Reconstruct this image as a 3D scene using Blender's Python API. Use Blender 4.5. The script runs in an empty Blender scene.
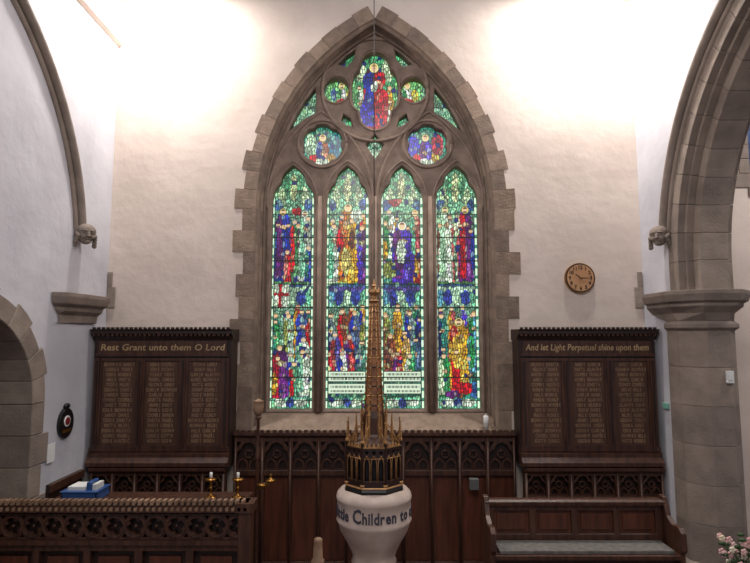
import bpy, bmesh, math, random
import numpy as np
from mathutils import Vector, Matrix
random.seed(3)
D=bpy.data; C=bpy.context; sc=C.scene
try: sc.view_settings.view_transform='Standard'
except Exception: pass
CAMY,CAMZ=-6.4,2.65; TH=math.radians(5.5); F=542.0
def P(px,py,Y):
    """measure a surveyed point of the photo on the vertical plane y=Y"""
    u=(px-375)/F; v=(281.5-py)/F
    t=(Y-CAMY)/(math.cos(TH)-v*math.sin(TH))
    return (u*t, CAMZ+t*(math.sin(TH)+v*math.cos(TH)))
def lin(c):
    return tuple((x/12.92 if x<=0.04045 else ((x+0.055)/1.055)**2.4) for x in [k/255 for k in c])

# ---------------------------------------------------------------- materials
def mat(name,c1,c2=None,rough=.6,metal=0,scale=4,bump=0.0,bscale=40,detail=6,stretch=None,spec=.5,emit=None):
    m=D.materials.new(name); m.use_nodes=True; nt=m.node_tree; N=nt.nodes; L=nt.links
    b=N['Principled BSDF']; b.inputs['Roughness'].default_value=rough; b.inputs['Metallic'].default_value=metal
    b.inputs['Specular IOR Level'].default_value=spec
    c1=lin(c1)+(1,); c2=(lin(c2)+(1,)) if c2 else c1
    tc=N.new('ShaderNodeTexCoord'); mp=N.new('ShaderNodeMapping'); L.new(tc.outputs['Object'],mp.inputs[0])
    if stretch: mp.inputs['Scale'].default_value=stretch
    n=N.new('ShaderNodeTexNoise'); n.inputs['Scale'].default_value=scale; n.inputs['Detail'].default_value=detail
    L.new(mp.outputs[0],n.inputs['Vector'])
    r=N.new('ShaderNodeValToRGB'); r.color_ramp.elements[0].color=c1; r.color_ramp.elements[1].color=c2
    r.color_ramp.elements[0].position=.35; r.color_ramp.elements[1].position=.65
    L.new(n.outputs['Fac'],r.inputs[0]); L.new(r.outputs[0],b.inputs['Base Color'])
    if bump:
        n2=N.new('ShaderNodeTexNoise'); n2.inputs['Scale'].default_value=bscale; n2.inputs['Detail'].default_value=5
        L.new(mp.outputs[0],n2.inputs['Vector'])
        bp=N.new('ShaderNodeBump'); bp.inputs['Strength'].default_value=bump; bp.inputs['Distance'].default_value=.02
        L.new(n2.outputs['Fac'],bp.inputs['Height']); L.new(bp.outputs[0],b.inputs['Normal'])
    if emit:
        b.inputs['Emission Color'].default_value=lin(emit[0])+(1,); b.inputs['Emission Strength'].default_value=emit[1]
    return m
plaster=mat('plaster_cream',(221,205,194),(200,184,173),.9,scale=1.1,bump=.35,bscale=7)
plasterL=mat('plaster_white',(206,204,210),(188,186,193),.9,scale=1.4,bump=.35,bscale=7)
ST=[mat('sandstone_a',(142,121,106),(120,102,88),.9,scale=9,bump=.4,bscale=50),
    mat('sandstone_b',(152,131,114),(130,111,96),.9,scale=9,bump=.4,bscale=50),
    mat('sandstone_c',(132,113,99),(110,94,83),.9,scale=9,bump=.4,bscale=50)]
trac=mat('tracery_stone',(150,129,115),(122,104,92),.9,scale=7,bump=.3,bscale=40)
SG=[mat('buffstone_a',(146,131,120),(126,113,103),.9,scale=5,bump=.3,bscale=40),
    mat('buffstone_b',(152,137,125),(132,119,108),.9,scale=5,bump=.3,bscale=40),
    mat('buffstone_c',(140,126,116),(120,107,98),.9,scale=5,bump=.3,bscale=40)]
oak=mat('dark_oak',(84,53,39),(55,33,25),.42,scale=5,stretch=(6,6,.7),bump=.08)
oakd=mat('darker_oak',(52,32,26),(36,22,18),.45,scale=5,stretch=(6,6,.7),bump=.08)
oakm=mat('memorial_oak',(86,56,42),(66,42,32),.5,scale=4,stretch=(5,5,1))
oakr=mat('red_oak_panel',(100,55,38),(72,39,28),.4,scale=4,stretch=(5,5,.6))
oakl=mat('worn_oak',(150,120,96),(112,84,64),.5,scale=6)
gilt=mat('gilding',(192,146,94),(134,94,58),.45,.35,scale=12)
giltink=mat('gilt_letters',(196,168,128),(168,140,100),.5,.1)
giltn=mat('worn_gilt_names',(156,124,94),(124,96,72),.6)
brass=mat('brass',(190,140,70),(140,95,45),.3,.9,scale=10)
black=mat('black_paint',(14,12,13),(24,20,20),.4)
fstone=mat('font_stone',(204,186,174),(180,160,148),.7,scale=5,bump=.1)
ink=mat('ink',(52,54,68),(70,68,78),.7)
white=mat('white_paper',(225,225,222),(215,214,210),.8)
clockf=mat('clock_face',(196,150,108),(180,132,92),.5)
blue=mat('blue_plastic',(60,95,150),(45,75,130),.4)
cush=mat('worn_seat_cushion',(112,108,104),(90,86,82),.9,scale=20)
greenp=mat('green_sign',(120,180,160),(110,170,150),.5)
tile=mat('floor_tile',(92,62,50),(70,46,38),.5,scale=3)
petal=mat('petals',(240,205,200),(225,160,160),.7,scale=20)
petw=mat('petals_white',(245,240,225),(235,220,190),.7)
leaf=mat('leaves',(60,85,45),(40,62,32),.6)
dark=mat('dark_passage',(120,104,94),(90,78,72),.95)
steel=mat('cable_steel',(60,56,54),(50,48,46),.5,.5)
lampm=mat('lamp_glass',(255,250,240),None,.4,emit=((255,246,230),12))

# ---------------------------------------------------------------- mesh builder
class MB:
    def __init__(s,name): s.name=name; s.v=[]; s.f=[]; s.m=[]; s.sm=[]; s.mats=[]
    def mi(s,m):
        if m not in s.mats: s.mats.append(m)
        return s.mats.index(m)
    def add(s,v,f,m,smooth=False,M=None):
        o=len(s.v)
        s.v+= [tuple(M@Vector(p)) for p in v] if M is not None else [tuple(p) for p in v]
        i=s.mi(m)
        for q in f: s.f.append([o+k for k in q]); s.m.append(i); s.sm.append(smooth)
    def box(s,x0,x1,y0,y1,z0,z1,m,M=None):
        v=[(x,y,z) for x in(x0,x1) for y in(y0,y1) for z in(z0,z1)]
        s.add(v,[(0,1,3,2),(4,6,7,5),(0,4,5,1),(2,3,7,6),(0,2,6,4),(1,5,7,3)],m,False,M)
    def prism(s,poly,ax,a0,a1,m,smooth=False,M=None):
        g={'y':lambda p,a:(p[0],a,p[1]),'x':lambda p,a:(a,p[0],p[1]),'z':lambda p,a:(p[0],p[1],a)}[ax]
        n=len(poly); v=[g(p,a0) for p in poly]+[g(p,a1) for p in poly]
        f=[list(range(n)),list(range(2*n-1,n-1,-1))]+[(i,(i+1)%n,n+(i+1)%n,n+i) for i in range(n)]
        s.add(v,f,m,smooth,M)
    def frustum(s,polys,m,smooth=False):
        n=len(polys[0][0]); v=[];f=[]
        for pl,z in polys: v+=[(p[0],p[1],z) for p in pl]
        for k in range(len(polys)-1):
            for i in range(n): f.append((k*n+i,k*n+(i+1)%n,(k+1)*n+(i+1)%n,(k+1)*n+i))
        f.append(list(range(n))); f.append([ (len(polys)-1)*n+i for i in range(n)])
        s.add(v,f,m,smooth)
    def lathe(s,prof,c,n,m,smooth=True,rot=0):
        s_pol=[([(c[0]+r*math.cos(2*math.pi*i/n+rot),c[1]+r*math.sin(2*math.pi*i/n+rot)) for i in range(n)],c[2]+z) for r,z in prof]
        s.frustum(s_pol,m,smooth)
    def tube(s,pts,r,m,n=8,smooth=True,flat=1):
        pts=[Vector(p) for p in pts]; v=[];f=[]
        up=None
        for i,p in enumerate(pts):
            t=(pts[min(i+1,len(pts)-1)]-pts[max(i-1,0)]).normalized()
            if up is None:
                up=Vector((0,1,0)) if abs(t.y)<.9 else Vector((1,0,0))
            a=t.cross(up)
            if a.length<1e-4: a=t.cross(Vector((1,0,0)))
            a.normalize(); b=t.cross(a).normalized()
            rr=r[i] if isinstance(r,(list,tuple)) else r
            for k in range(n):
                an=2*math.pi*k/n; v.append(p+a*math.cos(an)*rr+b*math.sin(an)*rr*flat)
        for i in range(len(pts)-1):
            for k in range(n): f.append((i*n+k,i*n+(k+1)%n,(i+1)*n+(k+1)%n,(i+1)*n+k))
        f.append(list(range(n))); f.append([(len(pts)-1)*n+k for k in range(n)])
        s.add(v,f,m,smooth)
    def sph(s,c,r,m,nu=12,nv=8):
        if not isinstance(r,(list,tuple)): r=(r,r,r)
        v=[(c[0],c[1],c[2]-r[2])];f=[]
        for j in range(1,nv):
            ph=-math.pi/2+math.pi*j/nv
            for i in range(nu):
                a=2*math.pi*i/nu; v.append((c[0]+r[0]*math.cos(ph)*math.cos(a),c[1]+r[1]*math.cos(ph)*math.sin(a),c[2]+r[2]*math.sin(ph)))
        v.append((c[0],c[1],c[2]+r[2])); T=len(v)-1
        for i in range(nu):
            f.append((0,1+(i+1)%nu,1+i)); f.append((T,1+(nv-2)*nu+i,1+(nv-2)*nu+(i+1)%nu))
            for j in range(nv-2): f.append((1+j*nu+i,1+j*nu+(i+1)%nu,1+(j+1)*nu+(i+1)%nu,1+(j+1)*nu+i))
        s.add(v,f,m,True)
    def build(s,bevel=0,parent=None):
        me=D.meshes.new(s.name); me.from_pydata(s.v,[],s.f)
        for m in s.mats: me.materials.append(m)
        me.polygons.foreach_set('material_index',s.m); me.polygons.foreach_set('use_smooth',s.sm)
        bm=bmesh.new(); bm.from_mesh(me); bmesh.ops.recalc_face_normals(bm,faces=bm.faces); bm.to_mesh(me); bm.free()
        me.update(); o=D.objects.new(s.name,me); sc.collection.objects.link(o)
        if bevel:
            b=o.modifiers.new('bevel','BEVEL'); b.width=bevel; b.segments=1; b.limit_method='ANGLE'; b.angle_limit=.7
        if parent: o.parent=parent
        return o
FR=lambda Y:Matrix(((1,0,0,0),(0,0,-1,Y),(0,1,0,0),(0,0,0,1)))      # local xy -> world xz facing -y
SX=lambda X:Matrix(((0,0,1,X),(1,0,0,0),(0,1,0,0),(0,0,0,1)))       # local xy -> world yz facing +x
def conv(cu):
    o=D.objects.new('tmp',cu); sc.collection.objects.link(o); C.view_layer.update()
    dg=C.evaluated_depsgraph_get(); me=D.meshes.new_from_object(o.evaluated_get(dg))
    v=[tuple(x.co) for x in me.vertices]; f=[tuple(p.vertices) for p in me.polygons]
    D.objects.remove(o); D.meshes.remove(me); D.curves.remove(cu)
    return v,f
def plate(outs,ext,bev=0):
    cu=D.curves.new('t','CURVE'); cu.dimensions='2D'; cu.fill_mode='BOTH'; cu.extrude=ext
    cu.bevel_depth=bev; cu.bevel_resolution=1; cu.offset=-bev
    for o in outs:
        sp=cu.splines.new('POLY'); sp.points.add(len(o)-1)
        for i,p in enumerate(o): sp.points[i].co=(p[0],p[1],0,1)
        sp.use_cyclic_u=True
    return conv(cu)
def text(body,size,ext=.002,align='CENTER',off=0,space=1,line=1):
    cu=D.curves.new('t','FONT'); cu.body=body; cu.size=size; cu.extrude=ext; cu.align_x=align; cu.offset=off
    cu.space_character=space; cu.space_line=line; cu.resolution_u=2
    return conv(cu)
def circ(cx,cz,r,n=32,cusp=0,k=4,ph=0):
    return [(cx+(r-cusp*abs(math.cos(k/2*(a)+ph))**8)*math.cos(a),cz+(r-cusp*abs(math.cos(k/2*(a)+ph))**8)*math.sin(a)) for a in [2*math.pi*i/n for i in range(n)]]
def head(cx,zs,w,rise,cusp=0,n=14):
    R=(w*w+rise*rise)/(2*w); amax=math.asin(min(1,rise/R)) if rise<=R else math.pi-math.asin(rise/R)
    if R<w: amax=math.pi-amax
    L=[]
    for i in range(n+1):
        t=i/n; a=amax*t; r=R-cusp*math.exp(-((t-.5)/.13)**2)
        L.append((R-w-r*math.cos(a), r*math.sin(a)))
    L[-1]=(0,rise)
    return [(cx+x,zs+z) for x,z in L]+[(cx-x,zs+z) for x,z in reversed(L[:-1])]
def light(cx,z0,zs,w,rise,cusp=0,n=14): return [(cx-w,z0)]+head(cx,zs,w,rise,cusp,n)+[(cx+w,z0)]
def rect(x0,x1,z0,z1): return [(x0,z0),(x0,z1),(x1,z1),(x1,z0)]

# ---------------------------------------------------------------- room shell
XW=3.17; ZS=4.15; CC=1.31; ZB=1.50; TOP=8.0
def wpath(w,zb=ZB,na=26,nj=12):
    r=w+CC; am=math.acos(CC/r); L=[]
    for i in range(nj): L.append((-w,zb+(ZS-zb)*i/nj))
    for i in range(na+1):
        a=am*i/na; L.append((CC-r*math.cos(a),ZS+r*math.sin(a)))
    L[-1]=(0,L[-1][1])
    return L+[(-x,z) for x,z in reversed(L[:-1])]
aw=light(4.95,4.55,5.1,.42,.7)
w=MB('wall_back')
v,f=plate([rect(-XW-.6,7.2,-.1,TOP),wpath(1.44),aw],.3)
w.add(v,f,plaster,M=FR(.3)); w.build()
fl=MB('floor'); fl.box(-5,7.2,-9,.6,-.1,0,tile); fl.build()
AY,AZ,AR=-3.17,3.4,2.65
def arcade(R,z0,n=20,apexY=-2.72):
    am=math.acos((apexY-AY)/R); L=[(AY+R,z0)]
    for i in range(n+1):
        a=am*i/n; L.append((AY+R*math.cos(a),AZ+R*math.sin(a)))
    return L+[(2*apexY-y,z) for y,z in reversed(L[:-1])]
dY,dW,dR,dS=-2.12,.84,.88,2.0
door=[(dY-dW,-.05)]+head(dY,dS-.02,dW,dR)+[(dY+dW,-.05)]
w=MB('wall_left'); v,f=plate([rect(-8.5,0,-.1,TOP),door],.3); w.add(v,f,plasterL,M=SX(-XW-.3)); w.build()
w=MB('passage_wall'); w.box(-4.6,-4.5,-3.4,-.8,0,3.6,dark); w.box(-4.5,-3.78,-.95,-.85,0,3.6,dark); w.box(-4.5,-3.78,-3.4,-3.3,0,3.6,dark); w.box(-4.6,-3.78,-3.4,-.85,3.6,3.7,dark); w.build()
op=arcade(2.45,-.05)
w=MB('wall_right'); v,f=plate([rect(-8.5,0,-.1,TOP),op],.27); w.add(v,f,plasterL,M=SX(XW+.275)); w.build()
w=MB('wall_aisle'); w.box(7.1,7.2,-8.5,0,0,TOP,plasterL); w.build()
zc=P(120,45,0)[1]
w=MB('trim_1'); w.prism([(-XW,zc-.03),(-XW+.05,zc),(-XW+.08,zc+.1),(-XW,zc+.12)],'y',-8,0,plaster); w.build()

w=MB('doorway_stone_arch')
R=(dW*dW+dR*dR)/(2*dW)
for side in(-1,1):
    for k in range(7):
        z0=k*dS/7; ex=.24 if k%2 else .15
        ys=[dY+side*(dW-.04),dY+side*(dW+ex)]
        w.box(-XW-.3,-XW+.015,min(ys),max(ys),z0,z0+dS/7-.004,SG[k%3])
    n=6; am2=math.asin(min(1,dR/R))
    for k in range(n):
        a0=am2*k/n; a1=am2*(k+1)/n-.004; ro=R+(.2 if k%2 else .15)
        pl=[]
        for a,r in [(a0,R-.04),(a0+(a1-a0)/2,R-.04),(a1,R-.04),(a1,ro),(a0+(a1-a0)/2,ro),(a0,ro)]:
            yy=(R-dW)-r*math.cos(a); pl.append((dY+side*(-yy),dS+r*math.sin(a)))
        w.prism(pl,'x',-XW-.3,-XW+.015,SG[(k*2+1)%3])
w.build(.006)

def hood(name,sgn,dy):
    w=MB(name)
    pts=[p for p in arcade(2.62,3.69) if p[1]>3.68]
    w.tube([(sgn*(XW-.03),y+dy,z) for y,z in pts],.05,SG[2],8)
    pts=[p for p in arcade(2.54,3.69) if p[1]>3.68]
    w.tube([(sgn*(XW-.005),y+dy,z) for y,z in pts],.03,SG[0],8)
    w.build()
hood('hood_mould',-1,-.1); hood('hood_mould.001',1,0)
def carved(name,sgn,dy):
    w=MB(name); cx=sgn*(XW-.09); cy=-.6+dy; cz=3.70; m=SG[0]; m2=SG[2]
    w.sph((cx,cy,cz),(.08,.085,.105),m,16,12)
    w.sph((cx,cy+.01,cz+.035),(.092,.098,.085),m2,14,10)
    fx=Vector((-sgn*.72,-.7,0)); sx=Vector((fx.y,-fx.x,0))
    def at(a,b,c): q=Vector((cx,cy,cz))+fx*a+sx*b; return (q.x,q.y,q.z+c)
    w.sph(at(.085,0,-.01),(.018,.018,.032),m); w.sph(at(.09,0,-.025),(.02,.02,.014),m)
    for s_ in(-1,1):
        w.sph(at(.07,s_*.033,.012),(.017,.017,.011),m2); w.sph(at(.072,s_*.033,.034),(.026,.026,.01),m)
        w.sph(at(.058,s_*.042,-.03),(.026,.026,.026),m); w.sph(at(0,s_*.088,-.005),(.02,.024,.032),m2)
        for j in range(4): w.sph(at(.03-.02*j,s_*(.08+.006*j),-.02-.03*j),(.025,.025,.028),m2)
    w.sph(at(.078,0,-.058),(.026,.026,.008),m2); w.sph(at(.065,0,-.085),(.03,.03,.024),m)
    w.box(min(sgn*(XW-.12),sgn*XW),max(sgn*(XW-.12),sgn*XW),cy-.03,cy+.09,cz+.06,cz+.1,m)
    w.build()
carved('carved_stone_head',-1,-.1); carved('carved_stone_head.001',1,0)

w=MB('arcade_stone_arch')
def order(Ro,Ri,x0,x1,n,z0,off):
    apexY=-2.72
    for side in(0,1):
        am=math.acos((apexY-AY)/Ri)
        for k in range(n):
            a0=am*k/n; a1=am*(k+1)/n-.0015
            q=[a0+(a1-a0)*j/3 for j in range(4)]
            pl=[(AY+Ri*math.cos(a),AZ+Ri*math.sin(a)) for a in q]+[(AY+Ro*math.cos(a),AZ+Ro*math.sin(a)) for a in reversed(q)]
            if side: pl=[(2*apexY-y,z) for y,z in pl]
            w.prism(pl,'x',x0,x1,SG[(k*2+off)%3])
        pl=[(AY+Ri,z0),(AY+Ri,AZ-.002),(AY+Ro,AZ-.002),(AY+Ro,z0)]
        if side: pl=[(2*apexY-y,z) for y,z in pl]
        w.prism(pl,'x',x0,x1,SG[off])
order(2.56,2.38,XW-.008,XW+.56,11,3.095,0)
order(2.38,2.34,XW+.06,XW+.49,11,3.095,2)
order(2.34,2.22,XW+.13,XW+.42,11,3.095,1)
w.build(.004)
sh=[(3.15,-.52),(3.15,-.75),(3.34,-.93),(3.57,-.93),(3.73,-.76),(3.73,-.52)]
def sc_(pl,d):
    cx=3.45
    return [(x+(d if x>3.6 else (-d if x<3.2 else (x-cx)/.15*d*.45)), y+(-d if y<-.55 else 0)) for x,y in pl]
w=MB('stone_pier'); zz=0
for k in range(7):
    z1=zz+.385; w.frustum([(sh,zz+.001),(sh,z1-.001)],SG[(k*2)%3]); zz=z1
w.frustum([(sc_(sh,.1),0),(sc_(sh,.1),.3),(sc_(sh,.02),.4)],SG[1])
cap=[(3.15,-.27),(3.15,-.68),(3.3,-.95),(3.57,-.95),(3.72,-.74),(3.72,-.27)]
w.frustum([(sh,2.68),(sc_(sh,.03),2.71),(sc_(sh,.03),2.75),(sc_(sh,.0),2.78)],SG[2])
w.frustum([(sc_(sh,.0),2.78),(sc_(cap,.02),2.86),(sc_(cap,.08),2.93),(sc_(cap,.08),2.96),(sc_(cap,.11),2.98),(sc_(cap,.13),3.05),(sc_(cap,.13),3.09)],SG[2])
w.build(.004)
w=MB('stone_pier.001')
sh2=[(x,-5.44-y) for x,y in sh]
w.frustum([(sh2,0),(sh2,2.7)],SG[1]); w.frustum([(sh2,2.7),(sh2,3.09)],SG[2]); w.build(.01)
w=MB('stone_capital')
ab=[(-XW+.01,-.27),(-XW+.01,-1.08),(-3.07,-1.0),(-3.04,-.7),(-3.04,-.27)]
def ab_(d): return [(x+(d if x>-3.1 else 0),y+(-d if y<-.99 else 0)) for x,y in ab]
w.frustum([(ab_(-.1),2.76),(ab_(-.09),2.84),(ab_(-.04),2.88),(ab_(-.03),2.92),(ab_(.02),2.95),(ab_(.04),3.02),(ab_(.04),3.06)],SG[2]); w.build(.006)
w=MB('corner_quoin_stones')
for s_ in(-1,1):
    w.box(*sorted((s_*(XW-.005),s_*(XW-.1))),-.02,.0,2.95,3.2,SG[1])
    w.box(*sorted((s_*(XW-.005),s_*(XW-.06))),-.02,.0,3.2,3.38,SG[0])
w.build(.005)

# ---------------------------------------------------------------- window surround
w=MB('window_stone_surround')
WO=1.43
widths=[.30,.17,.24,.15,.28,.18,.22,.14,.27,.16]
nz=10; hz=(ZS-ZB)/nz
for s_ in(-1,1):
    for k in range(nz):
        ww=widths[(k+(3 if s_>0 else 0))%10]
        w.box(*sorted((s_*WO,s_*(WO+ww))),-.012,.1,ZB+k*hz+.001,ZB+(k+1)*hz-.002,ST[(k*2+(s_>0))%3])
    n=13; r0=WO+CC; am=math.acos(CC/r0)
    for k in range(n):
        ex=[.26,.16,.22,.15,.19,.16,.18,.16,.18,.16,.17,.16,.18][k]
        a0=am*k/n; a1=am*(k+1)/n-.0015; r1=r0+ex; pl=[]
        ams=[a0,a0+(a1-a0)/3,a0+(a1-a0)*2/3,a1]
        for a in ams: pl.append((CC-r0*math.cos(a),ZS+r0*math.sin(a)))
        for a in reversed(ams): pl.append((CC-r1*math.cos(a),ZS+r1*math.sin(a)))
        pl=[(min(x,0),z) for x,z in pl]
        if s_>0: pl=[(-x,z) for x,z in pl]
        w.prism(pl,'y',-.012,.1,ST[(k*2+(s_<0))%3])
prof=[(1.435,-.012),(1.425,.02),(1.405,.04),(1.40,.09),(1.42,.11),(1.395,.15),(1.385,.19),(1.36,.22),(1.355,.28),(1.355,.5)]
paths=[wpath(a) for a,_ in prof]; n=len(paths[0])
segm=[random.randrange(3) for _ in range(60)]
for j in range(len(prof)-1):
    for i in range(n-1):
        a,b,c,d=paths[j][i],paths[j][i+1],paths[j+1][i+1],paths[j+1][i]
        w.add([(a[0],prof[j][1],a[1]),(b[0],prof[j][1],b[1]),(c[0],prof[j+1][1],c[1]),(d[0],prof[j+1][1],d[1])],[(0,1,2,3)],ST[segm[i//2]])
for ww,yy,rr in((1.41,.06,.022),(1.375,.2,.02)):
    w.tube([(x,yy,z) for x,z in wpath(ww)],rr,ST[2],6)
w.build()
w=MB('window_sill'); w.prism([(-.05,1.42),(-.05,1.53),(.02,1.56),(.26,1.72),(.5,1.72),(.5,1.42)],'x',-1.43,1.43,ST[1])
w.build(.006)
w=MB('pillar_candle'); x_=P(486,425,0.0)[0]; w.lathe([(.03,0),(.03,.15),(.024,.155),(.004,.158),(.003,.18)],(x_,.0,1.55),14,white); w.build()

# ---------------------------------------------------------------- tracery
LX=[-1.026,-.342,.342,1.026]
holes=[light(x,1.74,4.27,.262,.48,.035,16) for x in LX]
holes+=[circ(s_*.665,5.03,.262,40,.03,6) for s_ in(-1,1)]
cz=5.74
cen=[]
for i in range(48):
    a=2*math.pi*i/48
    x=.295*math.cos(a); z=.51*math.sin(a); k=1-.15*math.exp(-((abs(math.sin(a))-.62)/.13)**2)
    cen.append((x*k,cz+z*k))
holes.append(cen)
holes+=[circ(s_*.495,cz,.16,30,.0) for s_ in(-1,1)]
for s_ in(-1,1):
    holes.append([(s_*x,z) for x,z in [(-1.09,5.20),(-1.02,5.38),(-.91,5.57),(-.76,5.76),(-.75,5.6),(-.755,5.44),(-.9,5.36)]])
    holes.append([(s_*x,z) for x,z in [(-.47,6.08),(-.36,6.20),(-.25,6.28),(-.28,6.14),(-.36,6.05)]])
    holes.append([(s_*x,z) for x,z in [(-.40,5.42),(-.31,5.36),(-.29,5.26),(-.36,5.28),(-.43,5.34)]])
holes.append([(0,5.16),(-.11,5.02),(0,4.84),(.11,5.02)])
w=MB('window_tracery')
v,f=plate([wpath(1.37,1.70)]+holes,.055,.018); w.add(v,f,trac,M=FR(.30))
def mould(pts,r=.02,Y=.225,cyc=True):
    pp=[(x,Y,z) for x,z in pts]
    if cyc: pp.append(pp[0])
    w.tube(pp,r,trac,6)
for x in LX: mould(light(x,1.72,4.27,.302,.54,0,16),.016,.228,False)
for s_ in(-1,1): mould(circ(s_*.665,5.03,.305,40),.02)
mould(circ(0,cz,.675,64),.024)
mould([(x*1.10,cz+(z-cz)*1.06) for x,z in cen],.012)
for s_ in(-1,1):
    mould(circ(s_*.495,cz,.185,30),.012)
    c=s_*.684; mould(light(c,4.2,4.27,.66,1.18,0,20),.02,.225,False)
for x in(-.684,0,.684):
    w.tube([(x,.215,1.72),(x,.215,4.35)],.03,trac,8)
w.build()

# ---------------------------------------------------------------- stained glass
S=2.6
x0,x1,z0,z1=-1.38,1.38,1.70,6.52
nx=int((x1-x0)*79*S); nzz=int((z1-z0)*78*S)
gx=np.linspace(x0,x1,nx); gz=np.linspace(z0,z1,nzz)
X,Z=np.meshgrid(gx,gz); U=X*78.8+375
def rowof(z,Y=.36):
    zz=z-CAMZ; y=Y-CAMY; c,s=math.cos(TH),math.sin(TH)
    return 281.5-F*((zz*c-y*s)/(y*c+zz*s))
V=rowof(Z)
rs=np.random.RandomState(5)
shapes=[]
def E(cx,cy,rx,ry,c): shapes.append(('e',cx,cy,rx,ry,c))
def T(cx,t,b,wt,wb,c): shapes.append(('t',cx,t,b,wt,wb,c))
def Rr(a,b,c_,d,c): shapes.append(('r',a,b,c_,d,c))
details=[]
WHT=(222,240,216)
def fig(cx,top,bot,wd,c1,c2,halo=None,hs=2.5,tilt=0):
    details.append((cx+tilt,top+4,hs,halo))
    T(cx,top+6,bot,wd*.5,wd,c1)
    T(cx-wd*.18,top+8,bot-4,wd*.2,wd*.42,c2)
    E(cx+wd*.26,top+16,wd*.2,8,c1); E(cx-wd*.3,top+17,wd*.16,8,c2)
    E(cx+wd*.05,top+19,wd*.22,2.2,(210,180,140))
    E(cx+wd*.22,bot-12,wd*.10,9,tuple(min(255,k+60) for k in c1))
MINT=(126,208,166);PALE=(194,234,198);TEAL=(50,128,116);OL=(140,150,74);BLU=(40,58,166);DBL=(24,34,100);PUR=(104,40,118);RED=(196,26,38);GOLD=(222,170,50);BR=(138,72,44);GRN=(44,142,78);GRY=(130,154,160);DK=(20,40,38);VIO=(84,56,190);SKY=(110,180,206)
CXS=[293.5,347.5,401.5,455.5]
rc=random.Random(11)
PAL=[RED,BLU,PUR,GOLD,GRN,WHT,BR,TEAL,GRY,(180,90,90),VIO]
for i,cx in enumerate(CXS):
    Rr(cx-22,cx+22,160,212,(150,220,176))
    for k in range(4): E(cx+[-11,11,-6,6][k],[197,197,186,186][k],4,10,(212,242,186) if k<2 else (86,168,118))
    E(cx,188,3.5,14,(228,242,176)); E(cx-15,205,4,6,(70,110,170)); E(cx+15,205,4,6,(70,110,170))
    Rr(cx-22,cx+22,284,302,(64,100,140)); Rr(cx-22,cx+22,287,292,PALE if i in(0,3) else (90,80,150))
    for k,c_ in enumerate([SKY,(60,70,160),PALE,(60,80,170),MINT]): E(cx-17+k*8.5,298,4,8,c_)
    Rr(cx-22,cx+22,268,284,(80,132,84))
    Rr(cx-22,cx+22,345,400,(60,110,90))
    # attendant figures behind the principal ones, in both tiers
    for k in range(4): fig(cx-15+k*10+rc.uniform(-1,1),rc.uniform(212,228),282,9,rc.choice(PAL),rc.choice(PAL),hs=1.9)
    for k in range(4): fig(cx-15+k*10+rc.uniform(-1,1),rc.uniform(302,312),372,9,rc.choice(PAL),rc.choice(PAL),hs=1.9)
    if i in(0,3):
        for k in range(3): fig(cx-13+k*12+rc.uniform(-1,1),rc.uniform(345,356),400,10,rc.choice(PAL),rc.choice(PAL),hs=2)
Rr(272,290,284,308,WHT); Rr(280,283,284,308,RED); Rr(272,290,293,296,RED)
fig(305,210,281,13,WHT,(140,205,170),WHT,hs=2.3); fig(283,208,281,17,BLU,PUR,(210,190,120),hs=2.3); fig(295,218,276,8,(60,130,80),RED,hs=2); E(297,212,5,4,RED); fig(309,244,282,8,BLU,TEAL,hs=2); fig(288,248,282,8,RED,(190,120,110),hs=2)
for cx,t,b,c1,c2 in((277,318,360,GRN,TEAL),(290,312,362,(170,205,180),OL),(303,308,362,(80,110,160),BLU),(312,316,366,BR,RED)): fig(cx,t,b,12,c1,c2,hs=2.1)
fig(305,336,396,16,WHT,(120,180,150),hs=2.2); fig(282,344,404,19,PUR,(186,30,54),hs=2.3); fig(296,360,400,10,(60,120,90),RED,hs=2); E(276,384,4,12,GOLD)
fig(334,222,283,13,WHT,MINT,hs=2.2); fig(362,224,283,13,PUR,VIO,hs=2.2); fig(348,204,283,20,GOLD,(210,116,44),(235,230,170),2.6); E(346,262,5,14,(240,220,130)); E(357,216,6,7,WHT); E(340,240,4,10,RED); E(352,240,3,10,(120,60,40))
for cx,t,c1,c2 in((331,312,GRY,DBL),(343,307,BR,RED),(355,309,(90,110,150),BLU),(365,316,(160,180,130),OL),(336,331,(70,60,130),(160,60,60)),(350,333,(190,54,50),PUR),(362,339,(60,120,100),GRY),(343,350,WHT,BLU),(330,350,RED,DBL)): fig(cx,t,372,11,c1,c2,hs=2.1)
fig(389,208,258,12,WHT,GRN,hs=2.2); fig(415,209,258,12,(200,70,80),MINT,(225,225,160),2.2); fig(402,222,283,22,VIO,PUR,(245,250,235),2.9); E(401,252,4.5,12,WHT); E(410,262,6,9,(70,50,160)); E(389,270,7,9,OL); E(395,202,7,4,RED); E(384,250,4,10,GOLD); fig(418,246,283,8,RED,GOLD,hs=2)
for cx,t,c1,c2 in((385,311,OL,BR),(397,306,GOLD,(160,120,50)),(409,309,GRY,BLU),(419,316,BLU,DBL),(390,332,BR,(100,60,50)),(404,329,(206,170,100),GOLD),(415,336,(70,100,130),TEAL),(397,350,RED,PUR),(409,352,GRN,WHT)): fig(cx,t,370,11,c1,c2,hs=2.1)
fig(445,206,282,15,WHT,(176,220,180),(200,220,150),2.4); fig(465,206,282,15,PUR,RED,(220,200,120),2.4); E(457,225,3,12,(235,238,200)); E(473,250,3.5,20,BLU)
fig(440,312,380,13,TEAL,DBL,hs=2.2); fig(472,310,372,12,SKY,GRN,hs=2.2); fig(457,318,394,20,GOLD,RED,(240,225,150),2.6); E(455,352,5,18,(226,186,76)); fig(442,352,398,12,GRN,(206,230,190),hs=2.1); E(462,388,11,6,RED); E(450,395,8,5,PUR); E(472,392,4,10,(60,120,180))
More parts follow.
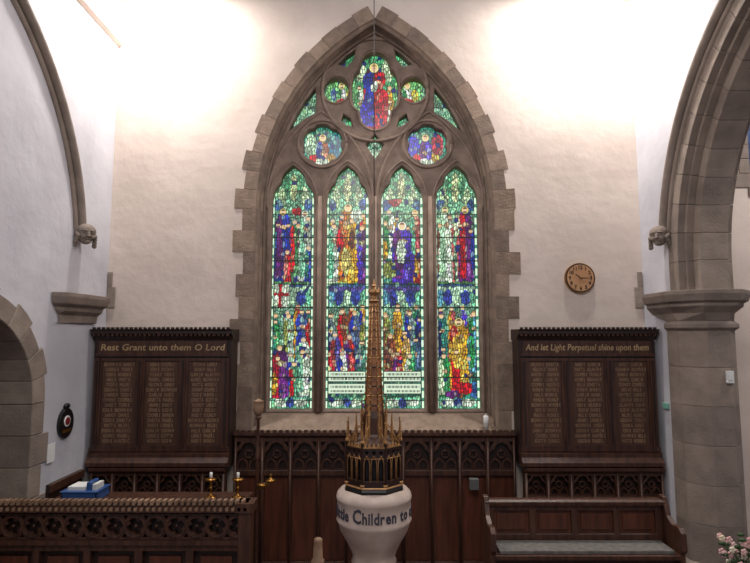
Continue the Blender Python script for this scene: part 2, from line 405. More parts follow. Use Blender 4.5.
for cx in CXS: Rr(cx-22,cx+22,398,411,(120,200,160)); E(cx-10,403,7,4,WHT); E(cx+10,403,7,4,WHT); E(cx,403,4,5,(60,80,150))
for cx,c1,c2 in((322,BR,BLU),(426,VIO,PUR)):
    Rr(cx-24,cx+24,122,172,(76,152,130)); E(cx-12,146,6,12,(190,226,190) if cx<400 else (60,50,180)); E(cx+12,146,6,12,(196,60,80) if cx>400 else (50,130,160)); fig(cx,134,164,14,c1,c2,(240,230,170),2.4); E(cx,163,14,4,WHT); E(cx-9,158,4,4,RED); E(cx+9,158,4,4,GOLD)
Rr(346,402,48,140,(84,170,116)); E(360,70,6,12,(210,236,190)); E(388,70,6,12,(210,236,190)); E(362,120,8,8,(206,220,130)); E(387,120,8,8,(120,205,160))
fig(359,84,126,9,WHT,GRN,hs=1.9); fig(390,84,126,9,GOLD,WHT,hs=1.9)
fig(374,64,130,26,(186,26,40),BLU,(240,236,160),3.2); E(384,106,5,16,(200,36,52)); E(366,112,6,12,(64,52,176)); E(374,86,4,6,WHT)
for a in(341,408): E(a,93,16,16,(130,205,130)); fig(a,82,106,11,WHT,GRN,(225,235,150),2.2); E(a-8,95,3,6,(70,100,160)); E(a+8,95,3,6,(200,180,70)); E(a,102,6,3,RED)
def shade(A,B):
    col=np.zeros(A.shape+(3,))
    h=np.sin(A*12.9898+B*78.233)*43758.5453; h=h-np.floor(h)
    pal=np.array([MINT,PALE,TEAL,(84,172,126),(64,100,150),(158,202,120),DK,(112,194,150),(90,144,84),WHT],float)
    col[:]=pal[(h*10).astype(int)%10]
    for s in shapes:
        if s[0]=='e': m=((A-s[1])/s[3])**2+((B-s[2])/s[4])**2<1
        elif s[0]=='r': m=(A>s[1])&(A<s[2])&(B>s[3])&(B<s[4])
        else:
            t=np.clip((B-s[2])/(s[3]-s[2]),0,1); hw=(s[4]+(s[5]-s[4])*np.sqrt(t))/2
            m=(B>s[2])&(B<s[3])&(np.abs(A-s[1])<hw)
        col[m]=s[-1]
    return col,h
cs=3.7; jx=rs.rand(200,200); jy=rs.rand(200,200)
I=np.floor(U/cs).astype(int); J=np.floor(V/cs).astype(int)
d1=np.full(U.shape,1e9); d2=np.full(U.shape,1e9); sx=np.zeros(U.shape); sy=np.zeros(U.shape)
for di in(-1,0,1):
    for dj in(-1,0,1):
        a=I+di; b=J+dj; px=(a+jx[a%200,b%200])*cs; py=(b+jy[a%200,b%200])*cs
        d=np.hypot((U-px),(V-py)*.75); cl=d<d1
        d2=np.where(cl,d1,np.minimum(d2,d)); sx=np.where(cl,px,sx); sy=np.where(cl,py,sy); d1=np.where(cl,d,d1)
col,h=shade(sx*.35+U*.65,sy*.35+V*.65)
_,h2=shade(np.round(sx,2),np.round(sy,2))
hn=(h2*7.13)%1
col=col*(.72+.62*hn[...,None])
k=((h2*3.7)%1>.88)[...,None]; col=np.where(k,col*.55+np.array([95,115,85]),col)
k=((h2*5.3)%1>.965)[...,None]; col=np.where(k,np.array([40,52,120.]),col)
fold=.80+.2*np.sin(U*2.6+np.sin(V*.3)*2.4+V*.15)
col*=fold[...,None]
lat=(np.abs(((U+V*1.2)%6)-3)<.4)|(np.abs(((U-V*1.2)%6)-3)<.4)
can=(V<208)&(V>165)
col[lat&can]*=.5
ed=(d2-d1); col*=np.clip(.25+ed/.95,.25,1)[...,None]
for cx,cy,r,ha in details:
    d=np.hypot(U-cx,V-cy)
    if ha is not None:
        col[d<r*1.7]=np.array(ha)*.9; col[(d<r*1.7)&(d>r*1.45)]=(40,50,44)
    else: col[d<r*1.25]=(34,40,44)
    m=np.hypot((U-cx),(V-cy)*.82)<r; col[m]=(216,188,150)
    m&=(V<cy-r*.45); hc=[(110,70,44),(60,44,36),(170,130,80),(150,150,146)][int(cx*7+cy)%4]; col[m]=hc
    m=(np.abs(U-cx)<r*.7)&(V>cy+r*.55)&(V<cy+r*1.1)
    if int(cx+cy)%2: col[m]=hc
    for e in(-.4,.4): col[(np.abs(U-cx-e*r)<.3)&(np.abs(V-cy)<.3)]=(50,30,30)
for a in(326,380):
    for (t_,b_) in((371,382),(383.5,394)):
        m=(V>t_)&(V<b_)&(U>a+4)&(U<a+40); col[m]=(204,220,196)
        e=m&((V<t_+.7)|(V>b_-.7)); col[e]=(40,50,46)
        for k in range(2):
            q=m&(V>t_+2.2+4.4*k)&(V<t_+4.4+4.4*k)&(U>a+6)&(U<a+38)&(np.sin(U*4.3+k*2+t_)+.5*np.sin(U*1.7+k*3)>-.3); col[q]=(66,74,68)
for cx in CXS:
    e=np.abs(np.abs(U-cx)-19.8); m=(e<1.0)&(V>198); b=np.floor(V/3.4)%3
    col[m]=np.where((b[m]==0)[:,None],(60,124,98),(214,240,210))
    m=(np.abs(np.abs(U-cx)-18.3)<.35)&(V>198); col[m]=(24,36,34)
for y in np.arange(191,410,23.3): col[(np.abs(V-y)<.5)]*=.12
for y in(78,108): col[(np.abs(V-y)<.4)]*=.2
g=col.mean(-1,keepdims=True); col=g+(col-g)*1.12
col=np.clip(col/255,0,1); colL=np.where(col<=.04045,col/12.92,((col+.055)/1.055)**2.4)
idx=np.arange(nx*nzz).reshape(nzz,nx)
q=np.stack([idx[:-1,:-1],idx[:-1,1:],idx[1:,1:],idx[1:,:-1]],-1).reshape(-1,4)
Xc=(X[:-1,:-1]+X[1:,1:]).ravel()/2; Zc=(Z[:-1,:-1]+Z[1:,1:]).ravel()/2
lim=np.where(Zc<ZS,1.353,np.sqrt(np.maximum((1.353+CC)**2-(Zc-ZS)**2,0))-CC)
q=q[np.abs(Xc)<lim]
verts=np.stack([X.ravel(),np.full(X.size,.362),Z.ravel()],-1)
used=np.unique(q); rem=-np.ones(nx*nzz,int); rem[used]=np.arange(len(used)); q=rem[q]; verts=verts[used]; cc=colL.reshape(-1,3)[used]
me=D.meshes.new('window_1'); me.vertices.add(len(verts)); me.vertices.foreach_set('co',verts.ravel())
me.loops.add(q.size); me.loops.foreach_set('vertex_index',q.ravel()); me.polygons.add(len(q))
me.polygons.foreach_set('loop_start',np.arange(0,q.size,4))
me.update(calc_edges=True)
ca=me.color_attributes.new('glass','FLOAT_COLOR','POINT'); ca.data.foreach_set('color',np.concatenate([cc,np.ones((len(cc),1))],1).ravel())
gm=D.materials.new('stained_glass'); gm.use_nodes=True; nt=gm.node_tree; b=nt.nodes['Principled BSDF']
at=nt.nodes.new('ShaderNodeAttribute'); at.attribute_name='glass'
nt.links.new(at.outputs['Color'],b.inputs['Emission Color']); b.inputs['Emission Strength'].default_value=1.2  # glass glows by itself, emission stands in for daylight behind it
b.inputs['Base Color'].default_value=(.03,.03,.03,1); b.inputs['Roughness'].default_value=.25
me.materials.append(gm); o=D.objects.new('window_1',me); sc.collection.objects.link(o)
w=MB('window_2'); gl2=mat('aisle_glass',(50,70,110),(20,30,50),.3,scale=14,emit=((60,80,120),.25))
v,f=plate([light(4.95,4.57,5.1,.41,.68)],.01); w.add(v,f,gl2,M=FR(.2))
v,f=plate([light(4.95,4.56,5.1,.415,.69),light(4.76,4.62,5.1,.16,.3,.02),light(5.14,4.62,5.1,.16,.3,.02)],.03,.01); w.add(v,f,trac,M=FR(.15)); w.build()
w=MB('aisle_window_stone')
for s_ in(-1,1):
    for k in range(4):
        ww=[.22,.13][k%2]; w.box(*sorted((4.95+s_*.42,4.95+s_*(.42+ww))),-.015,.05,4.4+k*.18,4.575+k*.18,SG[k%3])
w.box(4.5,5.4,-.03,.05,4.3,4.4,SG[1]); w.build(.005)

# ---------------------------------------------------------------- clock
cxx,czz=P(580,278,-.03)
w=MB('wall_clock')
def disc(r0,r1,y0,y1,m):
    n=40; w.prism([(cxx+r1*math.cos(2*math.pi*i/n),czz+r1*math.sin(2*math.pi*i/n)) for i in range(n)],'y',y0,y1,m)
disc(0,.178,-.035,0,brass); disc(0,.170,-.042,-.03,oakd); disc(0,.158,-.046,-.03,clockf)
for k in range(12):
    a=math.pi/2-2*math.pi*k/12; v,f=text(str(k if k else 12),.058,.001,off=.0015)
    w.add(v,f,black,M=Matrix.Translation((cxx+.125*math.cos(a),-.048,czz+.125*math.sin(a)-.018))@FR(0))
for a,l,t in((math.radians(90-307),.075,.008),(math.radians(90-92),.115,.006)):
    d=Vector((math.cos(a),math.sin(a))); n=Vector((-d.y,d.x))*t; c=Vector((cxx,czz))
    p=[c-d*.02-n,c+d*l-n*.4,c+d*l+n*.4,c-d*.02+n]; w.prism([(k.x,k.y) for k in p],'y',-.054,-.05,black)
w.sph((cxx,-.052,czz),.01,brass); w.build()

# ---------------------------------------------------------------- dado panelling
def dado(name,xa,xb,Yf,ztop,nb,zh0,zh1,crest=True):
    w=MB(name); bw=(xb-xa)/nb
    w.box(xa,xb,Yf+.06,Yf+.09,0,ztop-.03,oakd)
    hs=[]
    for i in range(nb):
        c=xa+bw*(i+.5); hw=bw/2-.025
        hs.append(light(c,zh0+.02,zh0+(zh1-zh0)*.45,hw,(zh1-zh0)*.5,.02,12))
        if zh0-.1>.2: hs.append(rect(c-hw,c+hw,.14,zh0-.04))
        for s_ in(-1,1): hs.append([(c+s_*(hw-.004),zh1-.01),(c+s_*(hw-.004),zh1-.075),(c+s_*(hw-.05),zh1-.01)])
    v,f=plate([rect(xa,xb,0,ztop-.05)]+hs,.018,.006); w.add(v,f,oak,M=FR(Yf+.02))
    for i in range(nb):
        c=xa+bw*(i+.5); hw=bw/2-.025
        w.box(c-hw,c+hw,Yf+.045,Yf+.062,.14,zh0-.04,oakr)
        H=zh1-zh0; zc=zh0+H*.56; r=hw*.36
        v,f=plate([circ(c,zc,r,24),circ(c,zc,r*.75,24,r*.3,4)],.01,.003); w.add(v,f,oak,M=FR(Yf+.035))
        for s_ in(-1,1):
            cc_=c+s_*hw*.5; o_=light(cc_,zh0+.02,zh0+H*.2,hw*.48,H*.24,0,8); i_=light(cc_,zh0+.02,zh0+H*.2,hw*.34,H*.17,.006,8)
            v,f=plate([o_,[(p[0],max(p[1],zh0+.03)) for p in i_]],.01,.0); w.add(v,f,oak,M=FR(Yf+.035))
        w.tube([(xa+bw*i+(.015 if i==0 else 0),Yf-.005,.12),(xa+bw*i+(.015 if i==0 else 0),Yf-.005,ztop-.06)],.016,oak,6)
    w.tube([(xb-.02,Yf-.005,.12),(xb-.02,Yf-.005,ztop-.06)],.016,oak,6)
    w.prism([(Yf+.09,ztop-.07),(Yf,ztop-.07),(Yf-.03,ztop-.04),(Yf-.05,ztop-.03),(Yf-.05,ztop),(Yf+.09,ztop)],'x',xa,xb,oak)
    if crest:
        n=int((xb-xa)/.07)
        for i in range(n):
            x=xa+(xb-xa)*(i+.2)/n; w.box(x,x+.04,Yf-.045,Yf-.02,ztop,ztop+.028,oak)
    w.box(xa,xb,Yf-.03,Yf+.09,0,.12,oakd)
    return w.build()
zt=P(375,432,-.14)[1]
dado('wood_panelling',-1.585,1.585,-.14,zt,10,zt-.44,zt-.1)
dado('wood_panelling.001',-XW+.07,-1.63,-.33,1.20,6,.88,1.12,False)
dado('wood_panelling.002',1.63,XW-.03,-.33,1.20,6,.88,1.12,False)
w=MB('side_panelling'); w.box(-XW+.001,-XW+.03,-1.02,-.4,0,1.2,oakd); w.box(-XW+.03,-XW+.05,-1.02,-.4,1.12,1.2,oak)
for k in range(2): w.box(-XW+.03,-XW+.04,-1.0+k*.3,-.74+k*.3,.2,1.05,oak)
w.build(.004)

# ---------------------------------------------------------------- war memorial boards
names=['ADAMS J','ALLAN W R','BAIRD T','BELL A','BROWN R H','CAIRNS D','CLARK J M','COOPER S','DAVIS E','DUNN P','EVANS G','FRASER L','GIBSON H','GRAHAM W','HALL R','HUNTER C','IRVINE N','JONES T A','KERR B','LAING F','MILLER J','MORRIS K','NELSON D','OWEN R','PATON H','REID A S','ROSS W','SCOTT M','SMITH J H','TODD E','WATT G','YOUNG P']
def memorial(name,xa,xb,hdr):
    w=MB(name); Yb,Yf=-.02,-.31; z0=1.215; zt=2.70
    w.box(xa,xb,Yf+.03,Yb,z0,zt-.1,oakd)
    cxm=(xa+xb)/2
    w.prism([(Yf+.03,z0),(Yf-.06,z0),(Yf-.06,z0+.04),(Yf-.02,z0+.09),(Yf-.02,z0+.13),(Yf+.03,z0+.15)],'x',xa-.005,xb+.005,oak)
    w.prism([(Yb,zt-.12),(Yf+.02,zt-.12),(Yf,zt-.08),(Yf-.05,zt-.05),(Yf-.05,zt-.02),(Yf-.07,zt),(Yb,zt)],'x',xa-.015,xb+.015,oakd)
    n=30
    for i in range(n):
        x=xa+(xb-xa)*(i+.15)/n; w.box(x,x+.03,Yf-.06,Yf-.03,zt,zt+.022,oakd); w.box(x,x+.026,Yf-.045,Yf-.01,zt-.075,zt-.055,oak)
    w.box(xa+.05,xb-.05,Yf+.01,Yf+.03,zt-.27,zt-.13,oak)
    v,f=text(hdr,.10,.002,off=.001,space=1.02)
    wd=max(p[0] for p in v)-min(p[0] for p in v); k=(xb-xa-.16)/wd
    w.add([(p[0]*k+p[1]*.12,p[1],p[2]) for p in v],f,giltink,M=Matrix.Translation((cxm,Yf+.007,zt-.235))@FR(0))
    w.box(xa+.03,xb-.03,Yf-.005,Yf+.03,zt-.30,zt-.27,oak)
    cw=(xb-xa-.1)/3; zp0,zp1=z0+.19,zt-.32
    w.box(xa+.0,xb,Yf+.0,Yf+.03,z0+.15,z0+.19,oak)
    for i in range(4):
        x=xa+.05+cw*i; w.box(x-.03,x+.03,Yf-.01,Yf+.03,zp0,zp1,oak); w.box(x-.012,x+.012,Yf-.02,Yf-.01,zp0+.03,zp1-.03,oakd)
    rr=random.Random(xa)
    for i in range(3):
        a=xa+.05+cw*i+.035; b=a+cw-.07
        w.box(a,b,Yf+.015,Yf+.03,zp0,zp1,oakm)
        v,f=plate([rect(a-.005,b+.005,zp0,zp1),rect(a+.02,b-.02,zp0+.03,zp1-.035)],.008,.003); w.add(v,f,oak,M=FR(Yf+.01))
        nr=16; body='\n'.join((rr.choice(names)+'   '+rr.choice(names)) for _ in range(nr))
        v,f=text(body,.045,.0005,line=1.0,off=.0012)
        xs=[p[0] for p in v]; ys=[p[1] for p in v]; kx=(b-a-.07)/(max(xs)-min(xs)); kz=(zp1-zp0-.1)/(max(ys)-min(ys)); my=max(ys); mx=(max(xs)+min(xs))/2
        w.add([((p[0]-mx)*kx,(p[1]-my)*kz,p[2]) for p in v],f,giltn,M=Matrix.Translation(((a+b)/2,Yf+.013,zp1-.05))@FR(0))
    w.build(.003)
memorial('war_memorial_board',-XW+.03,-1.605,'Rest Grant unto them O Lord')
memorial('war_memorial_board.001',1.605,XW-.035,'And let Light Perpetual shine upon them')

# ---------------------------------------------------------------- choir stall front (left)
w=MB('choir_stall'); Yf=-1.9; xa,xb=-XW+.03,P(248,520,Yf)[0]
zt=P(100,498,Yf)[1]
w.box(xa,xb,Yf+.05,Yf+.08,.05,zt-.1,oakd)
w.box(xa,xb,Yf-.05,Yf+.16,zt-.1,zt-.055,oak)
w.box(xa,xb,Yf-.02,Yf+.1,zt-.055,zt-.03,oakd)
n=44
for i in range(n):
    x=xa+(xb-xa)*i/n; dx=(xb-xa)/n
    w.box(x,x+dx*.5,Yf-.045,Yf+.02,zt-.045,zt-.008,oakl)
    w.box(x+dx*.5,x+dx,Yf-.03,Yf+.02,zt-.055,zt-.04,oakd)
    w.box(x+dx*.5,x+dx*.98,Yf-.06,Yf-.045,zt-.085,zt-.06,oakl)
z1=zt-.12; z0=z1-.2
nb=13; bw=(xb-xa)/nb; hs=[]
for i in range(nb):
    hs.append(circ(xa+bw*(i+.5),(z0+z1)/2,.066,32,.024,4,math.pi/4))
    if i:
        hs.append([(xa+bw*i-.02,z1-.015),(xa+bw*i,z1-.05),(xa+bw*i+.02,z1-.015)]); hs.append([(xa+bw*i-.02,z0+.015),(xa+bw*i,z0+.05),(xa+bw*i+.02,z0+.015)])
v,f=plate([rect(xa,xb,z0,z1)]+hs,.014,.004); w.add(v,f,oak,M=FR(Yf+.01))
for i in range(nb):
    c=(xa+bw*(i+.5),(z0+z1)/2); v,f=plate([circ(*c,.085,32),circ(*c,.07,32)],.006,.003); w.add(v,f,oak,M=FR(Yf-.008))
    w.sph((c[0],Yf+.01,c[1]),.014,oak)
w.box(xa,xb,Yf-.03,Yf+.05,z0-.035,z0,oak)
np_=5; pw=(xb-xa-.08)/np_
v,f=plate([rect(xa,xb,.05,z0-.035)]+[rect(xa+pw*i+.06,xa+pw*(i+1)-.0,.2,z0-.09) for i in range(np_)],.02,.006); w.add(v,f,oak,M=FR(Yf+.02))
for i in range(np_): w.box(xa+pw*i+.11,xa+pw*(i+1)-.05,Yf+.03,Yf+.05,.26,z0-.14,oakr)
w.box(xb-.07,xb+.03,Yf-.04,Yf+.09,0,zt-.1,oak); w.box(xb-.09,xb+.05,Yf-.06,Yf+.12,zt-.1,zt-.03,oak)
w.box(xa,xb,Yf-.05,Yf+.12,0,.1,oakd)
w.build(.003)

w=MB('vestry_cupboard'); w.box(-3.1,-1.25,-1.12,-.75,0,1.02,oakd); w.box(-3.115,-1.23,-1.15,-.74,1.02,1.06,oak)
for i in range(4): w.box(-3.05+i*.46,-2.65+i*.46,-1.14,-1.12,.12,.95,oak); w.sph((-2.68+i*.46,-1.15,.55),.014,brass)
w.build(.004)
w=MB('plastic_crate'); cx=max(P(86,488,-.95)[0],-2.91)
w.box(cx-.16,cx+.16,-1.07,-.83,1.062,1.07,blue)
for a in((cx-.17,cx-.155,-1.08,-.82),(cx+.155,cx+.17,-1.08,-.82),(cx-.17,cx+.17,-1.08,-1.065),(cx-.17,cx+.17,-.835,-.82)): w.box(*a,1.062,1.15,blue)
w.box(cx-.18,cx+.18,-1.09,-.81,1.145,1.155,blue); w.box(cx-.13,cx+.04,-1.04,-.86,1.07,1.19,white); w.box(cx+.05,cx+.09,-1.04,-.88,1.07,1.23,blue); w.box(cx+.1,cx+.14,-1.03,-.88,1.07,1.21,white); w.build(.004)
def candle(name,px):
    x=P(px,480,-.95)[0]; w=MB(name)
    w.lathe([(.06,0),(.06,.01),(.03,.02),(.012,.035),(.01,.08),(.022,.09),(.01,.1),(.01,.15),(.05,.165),(.055,.18),(.02,.185)],(x,-.95,1.061),16,brass)
    w.lathe([(.014,0),(.014,.06),(.003,.063)],(x,-.95,1.24),10,white); w.build()
candle('brass_candlestick',211); candle('brass_candlestick.001',238)
w=MB('processional_stand'); x=P(257,480,-1.45)[0]; zt=P(257,402,-1.45)[1]
w.lathe([(.16,0),(.16,.03),(.05,.06),(.025,.12),(.018,.3),(.016,zt-.5),(.026,zt-.48),(.016,zt-.45),(.014,zt-.16),(.03,zt-.14),(.02,zt-.12)],(x,-1.45,0),14,oak)
w.lathe([(.02,-.12),(.045,-.08),(.05,-.03),(.042,0),(.05,.01),(.03,.015),(.004,.03)],(x,-1.45,zt),14,oakl)
zb=P(262,484,-1.45)[1]
w.tube([(x,-1.45,zb-.02),(x+.04,-1.5,zb-.03),(x+.1,-1.5,zb),(x+.14,-1.5,zb+.03)],.008,brass,6)
w.lathe([(.01,0),(.04,.015),(.045,.03),(.015,.035),(.012,.07),(.02,.075)],(x+.13,-1.5,zb+.02),12,brass)
w.lathe([(.01,0),(.045,.02),(.05,.035),(.01,.04)],(x+.06,-1.5,zb-.02),12,brass)
w.build()
w=MB('wooden_post'); x=P(318,550,-1.9)[0]; zt=P(318,539,-1.9)[1]
w.lathe([(.1,0),(.1,.05),(.045,.08),(.04,zt-.2),(.052,zt-.19),(.052,zt-.16),(.04,zt-.15),(.034,zt-.02),(.034,zt),(.02,zt+.01)],(x,-1.9,0),16,oakl); w.build()

# ---------------------------------------------------------------- bench (right)
w=MB('church_bench'); Yb=-1.3; SD=.27
xa=P(487,520,Yb)[0]; xb=P(662,520,Yb)[0]; zt=P(580,499,Yb)[1]; zs=P(580,552,Yb-SD)[1]
v,f=plate([rect(xa,xb,zs-.1,zt-.03)]+[rect(xa+.06+(xb-xa-.06)/4*i,xa+(xb-xa-.06)/4*(i+1),zt-.30,zt-.10) for i in range(4)],.016,.005); w.add(v,f,oak,M=FR(Yb+.01))
w.box(xa,xb,Yb+.02,Yb+.04,zs-.05,zt-.03,oakr)
for i in range(4):
    a=xa+.06+(xb-xa-.06)/4*i; b=xa+(xb-xa-.06)/4*(i+1); w.box(a+.03,b-.03,Yb+.003,Yb+.02,zt-.27,zt-.13,oakr)
w.prism([(Yb-.04,zt-.05),(Yb-.045,zt-.015),(Yb-.02,zt),(Yb+.05,zt),(Yb+.06,zt-.04)],'x',xa-.02,xb+.02,oak)
w.box(xa,xb,Yb-SD-.03,Yb+.0,zs-.06,zs-.02,oak); w.box(xa+.05,xb-.04,Yb-SD,Yb-.03,zs-.02,zs+.01,cush)
w.box(xa,xb,Yb-SD+.05,Yb-SD+.08,.1,zs-.06,oakd)
for x in(xa-.03,xb+.0):
    prof=[(Yb+.07,0),(Yb-SD-.05,0),(Yb-SD-.05,.06),(Yb-SD-.01,.12),(Yb-SD-.01,zs-.02),(Yb-SD-.05,zs+.02),(Yb-SD-.04,zs+.16),(Yb-SD,zs+.2),(Yb-.16,zs+.19),(Yb-.08,zs+.24),(Yb-.04,zt-.02),(Yb-.02,zt+.03),(Yb+.05,zt+.03),(Yb+.07,zt-.02)]
    w.prism(prof,'x',x-.0,x+.045,oak)
w.build(.004)

# ---------------------------------------------------------------- font with spire cover
FX,FY=P(374,500,-1.4)[0],-1.4
w=MB('baptismal_font')
w.lathe([(.36,0),(.36,.1),(.3,.13),(.24,.2),(.19,.28),(.175,.4),(.175,.6),(.2,.66),(.185,.70),(.20,.75),(.24,.83),(.30,.93),(.322,1.0),(.334,1.02),(.328,1.035),(.328,1.19),(.334,1.2),(.335,1.22),(.325,1.25),(.30,1.275),(.28,1.285)],(FX,FY,0),56,fstone)
s='Suffer the little Children to come unto me'
ds=[]; XS=.76
for ch in s:
    if ch==' ': ds.append((None,.036)); continue
    v,f=text(ch,.16 if ch=='C' else .13,.004,align='LEFT',off=.0035); v=[(p[0]*XS,p[1],p[2]) for p in v]; a=min(p[0] for p in v); b=max(p[0] for p in v)
    ds.append(((v,f,a),b-a+.009))
pre=sum(d[1] for d in ds[:s.index('Children')+4]); ang=-math.pi/2-pre/.332
for d,adv in ds:
    if d:
        v,f,a=d; pts=[]
        for p in v:
            th=ang+(p[0]-a)/.332; r=.329+p[2]
            pts.append((FX+r*math.cos(th),FY+r*math.sin(th),1.07+p[1]))
        w.add(pts,f,ink)
    ang+=adv/.332
w.build()
w=MB('font_cover_spire')
def octo(r,n=8,rot=math.pi/8): return [(FX+r*math.cos(2*math.pi*i/n+rot),FY+r*math.sin(2*math.pi*i/n+rot)) for i in range(n)]
zb=1.287
w.frustum([(octo(.275),zb),(octo(.275),zb+.02),(octo(.265),zb+.04),(octo(.265),zb+.06)],black)
w.lathe([(.27,.02),(.276,.028),(.27,.036)],(FX,FY,zb+.02),8,gilt,False,math.pi/8)
za,zc_=zb+.06,1.68
rr=.25; side=2*rr*math.sin(math.pi/8); ap=rr*math.cos(math.pi/8)
w.frustum([(octo(.19),za),(octo(.19),zc_)],black)
hw=side/2
outs=[rect(-hw,hw,za,zc_)]+[light(c,za+.05,za+.17,side*.11,.07,.004,8) for c in(-side*.32,0,side*.32)]
outs+=[circ(c,za+.285,side*.09,14,.006) for c in(-side*.32,0,side*.32)]
v,f=plate(outs,.008,.003)
for i in range(8):
    M=Matrix.Translation((FX,FY,0))@Matrix.Rotation(i*math.pi/4,4,'Z')@FR(-ap)
    w.add(v,f,oakd,M=M)
    v2,f2=plate([rect(-hw,hw,zc_-.012,zc_),],.014); w.add(v2,f2,gilt,M=M)
    for c in(-.32,0,.32):
        lp=light(c*side,za+.04,za+.18,side*.13,.08,0,6)
        w.tube([tuple(M@Vector((p[0],p[1],.012))) for p in lp],.0035,gilt,5)
    w.tube([tuple(M@Vector((x,za+.235,.012))) for x in(-hw,hw)],.004,gilt,5)
    for k in range(5):
        x=-hw+side*(k+.5)/5; w.add(*[[ (x-.012,zc_,-.006),(x+.012,zc_,-.006),(x+.012,zc_,.006),(x-.012,zc_,.006),(x,zc_+.04,0)],[(0,1,4),(1,2,4),(2,3,4),(3,0,4),(0,1,2,3)]],gilt,M=M)
for x,y in octo(rr+.005):
    w.lathe([(.018,za),(.018,zc_-.1),(.014,zc_-.08),(.014,zc_+.03)],(x,y,0),4,oakd,False)
    w.lathe([(.018,zc_+.03),(.018,zc_+.045),(.012,zc_+.05),(.002,zc_+.2)],(x,y,0),4,gilt,False)
    w.sph((x,y,zc_+.2),.008,gilt,8,6)
    w.lathe([(.02,za+.0),(.024,za+.01),(.02,za+.02)],(x,y,0),6,gilt,False)
spire=mat('spire_oak',(166,112,72),(110,70,46),.45,scale=14)
w.frustum([(octo(.2),zc_),(octo(.12),zc_+.06),(octo(.105),zc_+.08),(octo(.105),zc_+.22),(octo(.09),zc_+.28)],oak)
for x,y in octo(.118):
    w.lathe([(.012,zc_+.04),(.012,zc_+.24),(.016,zc_+.25),(.010,zc_+.26),(.001,zc_+.40)],(x,y,0),4,gilt,False); w.sph((x,y,zc_+.40),.006,gilt,8,6)
for x,y in octo(.175):
    w.lathe([(.011,zc_+.0),(.011,zc_+.13),(.013,zc_+.14),(.008,zc_+.15),(.001,zc_+.27)],(x,y,0),4,gilt,False)
    q=Vector((x-FX,y-FY)).normalized(); w.tube([(FX+q.x*.23,FY+q.y*.23,zc_+.02),(FX+q.x*.17,FY+q.y*.17,zc_+.11),(FX+q.x*.105,FY+q.y*.105,zc_+.17)],.005,gilt,5)
zt=3.05; zs0=zc_+.24; RB=.09; RT=.036
w.frustum([(octo(RB-.004),zs0),(octo(RT-.003),zt-.12),(octo(.024),zt-.08)],spire)
for i in range(8):
    a=2*math.pi*i/8+math.pi/8; c,s_=math.cos(a),math.sin(a)
    w.tube([(FX+RB*c,FY+RB*s_,zs0),(FX+RT*c,FY+RT*s_,zt-.12)],.0055,gilt,5)
    for k in range(18):
        t=(k+.5)/18; r=RB+(RT-RB)*t+.006; w.sph((FX+r*c,FY+r*s_,zs0+(zt-.12-zs0)*t),(.0085,.0085,.011),gilt,6,4)
for k in range(12):
    t=k/12; r=RB+.003+(RT-RB)*t; w.lathe([(r-.006,0),(r,.006),(r-.006,.012)],(FX,FY,zs0+(zt-.12-zs0)*t),8,oakd if k%2 else gilt,False,math.pi/8)
w.lathe([(.034,-.1),(.05,-.08),(.026,-.06),(.024,-.03),(.055,0),(.044,.02),(.02,.03),(.014,.05),(.026,.06),(.014,.075),(.003,.13)],(FX,FY,zt-.02),8,gilt,False)
for i in range(4):
    a=i*math.pi/2+.3; w.tube([(FX+.02*math.cos(a),FY+.02*math.sin(a),zt-.05),(FX+.05*math.cos(a),FY+.05*math.sin(a),zt-.01),(FX+.04*math.cos(a),FY+.04*math.sin(a),zt+.03)],[.007,.01,.004],gilt,5)
w.build()
w=MB('suspension_cable'); w.tube([(FX,FY,3.14),(FX,FY,8.2)],.0045,steel,6); w.build()

# ---------------------------------------------------------------- small wall items
w=MB('wall_plaque')
def onleft(px,py):
    u=(px-375)/F; v=(281.5-py)/F; t=-XW/u; return (CAMY+t*(math.cos(TH)-v*math.sin(TH)), CAMZ+t*(math.sin(TH)+v*math.cos(TH)))
py_,pz_=onleft(64,423)
w.add(*plate([[(py_+.13*math.sin(a),pz_+.15*math.cos(a)) for a in [2*math.pi*i/28 for i in range(28)]]],.012,.004),black,M=SX(-XW+.014))
w.add(*plate([circ(py_,pz_+.02,.055,20)],.004,.002),white,M=SX(-XW+.03)); w.add(*plate([circ(py_,pz_+.02,.04,20)],.004,.002),mat('crest_red',(120,30,30)),M=SX(-XW+.035))
w.sph((-XW+.02,py_,pz_+.17),(.025,.05,.03),black); w.box(-XW+.025,-XW+.034,py_-.07,py_+.07,pz_-.09,pz_-.06,brass); w.build()
w=MB('paper_notice'); y_,z_=onleft(49,453); w.box(-XW+.016,-XW+.022,y_-.06,y_+.06,z_-.09,z_+.09,white); w.build()
w=MB('light_switch'); z_=P(735,377,-.94)[1]; x_=3.47;w.box(x_+.02,x_+.09,-.965,-.935,z_-.06,z_+.06,white); w.box(x_+.035,x_+.075,-.97,-.965,z_-.03,z_+.03,white); w.build(.004)
w=MB('exit_sign'); w.box(3.15,3.169,-.46,-.36,1.84,1.90,greenp) ; w.build(.002)
w=MB('socket_box'); x_,z_=P(474,484,-.19); w.box(x_-.05,x_+.05,-.22,-.15,z_-.06,z_+.06,mat('grey_plastic',(90,90,88))); w.build(.005)

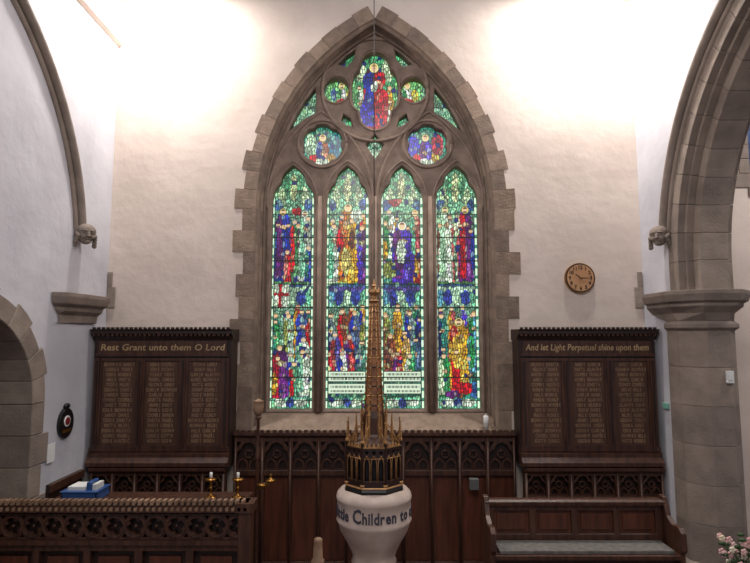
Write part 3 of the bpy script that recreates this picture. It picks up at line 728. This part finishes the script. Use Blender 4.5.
w=MB('flower_arrangement'); x_,z_=P(731,550,-1.9); x_=2.93
w.lathe([(.12,0),(.12,.03),(.05,.06),(.04,z_-.5),(.1,z_-.46),(.12,z_-.44)],(x_,-1.9,0),16,oakd)
w.lathe([(.06,0),(.09,.08),(.1,.15),(.07,.22),(.08,.25)],(x_,-1.9,z_-.44),18,white)
rf=random.Random(2)
for i in range(70):
    a=rf.uniform(0,6.28); r=rf.uniform(0,.17); h=rf.uniform(-.14,.12)-r*.3
    c=Vector((x_+r*math.cos(a),-1.9+r*math.sin(a),z_+h)); m=petal if i%3 else petw
    if i<36:
        w.tube([(x_,-1.9,z_-.2),tuple(c)],.003,leaf,4)
        for k in range(5):
            b=k*1.257; w.sph((c.x+.016*math.cos(b),c.y-.005,c.z+.016*math.sin(b)),(.013,.008,.013),m,6,4)
        w.sph((c.x,c.y-.012,c.z),.006,petw,6,4)
    else:
        w.sph(tuple(c),(.035,.012,.016),leaf,6,4)
w.build()

# ---------------------------------------------------------------- lamps
def lampf(name,x):
    w=MB(name); z=6.86; y=-.5
    w.box(x-.13,x+.13,y-.08,y+.08,z,z+.16,black); w.box(x-.11,x+.11,y-.06,y+.06,z-.01,z,lampm); w.tube([(x,y,z+.16),(x,-.05,z+.2)],.015,black,6); w.box(x-.05,x+.05,-.05,-.001,z+.15,z+.25,black); w.build()
    l=D.lights.new(name+'_light','AREA'); l.shape='RECTANGLE'; l.size=.22; l.size_y=.12; l.energy=115; l.color=(1,.955,.9)
    o=D.objects.new(name+'_light',l); o.location=(x,y,z-.03); o.rotation_euler=(math.radians(4),0,0); sc.collection.objects.link(o)
lampf('floodlight',-2.5); lampf('floodlight.001',2.45)
l=D.lights.new('nave_fill_light','AREA'); l.size=2.5; l.energy=165; l.color=(1,.93,.86)  # added room fill from behind the camera, no pendant fitting modelled
o=D.objects.new('nave_fill_light',l); o.location=(0,-6.5,6.8); o.rotation_euler=(math.radians(45),0,0); sc.collection.objects.link(o)
l=D.lights.new('aisle_fill_light','AREA'); l.size=.6; l.energy=90; l.color=(1,.95,.9)  # unseen area light added to brighten the aisle wall
o=D.objects.new('aisle_fill_light',l); o.location=(5.4,-2.2,6.5); o.rotation_euler=(math.radians(25),0,0); sc.collection.objects.link(o)
wd=D.worlds.new('world'); sc.world=wd; wd.use_nodes=True; bg=wd.node_tree.nodes['Background']; bg.inputs[0].default_value=(.76,.83,1,1); bg.inputs[1].default_value=.34

cam=D.cameras.new('camera'); cam.sensor_width=36; cam.lens=F/750*36; co=D.objects.new('camera',cam); sc.collection.objects.link(co)
co.location=(0,CAMY,CAMZ); co.rotation_euler=(math.pi/2+TH,0,0); sc.camera=co
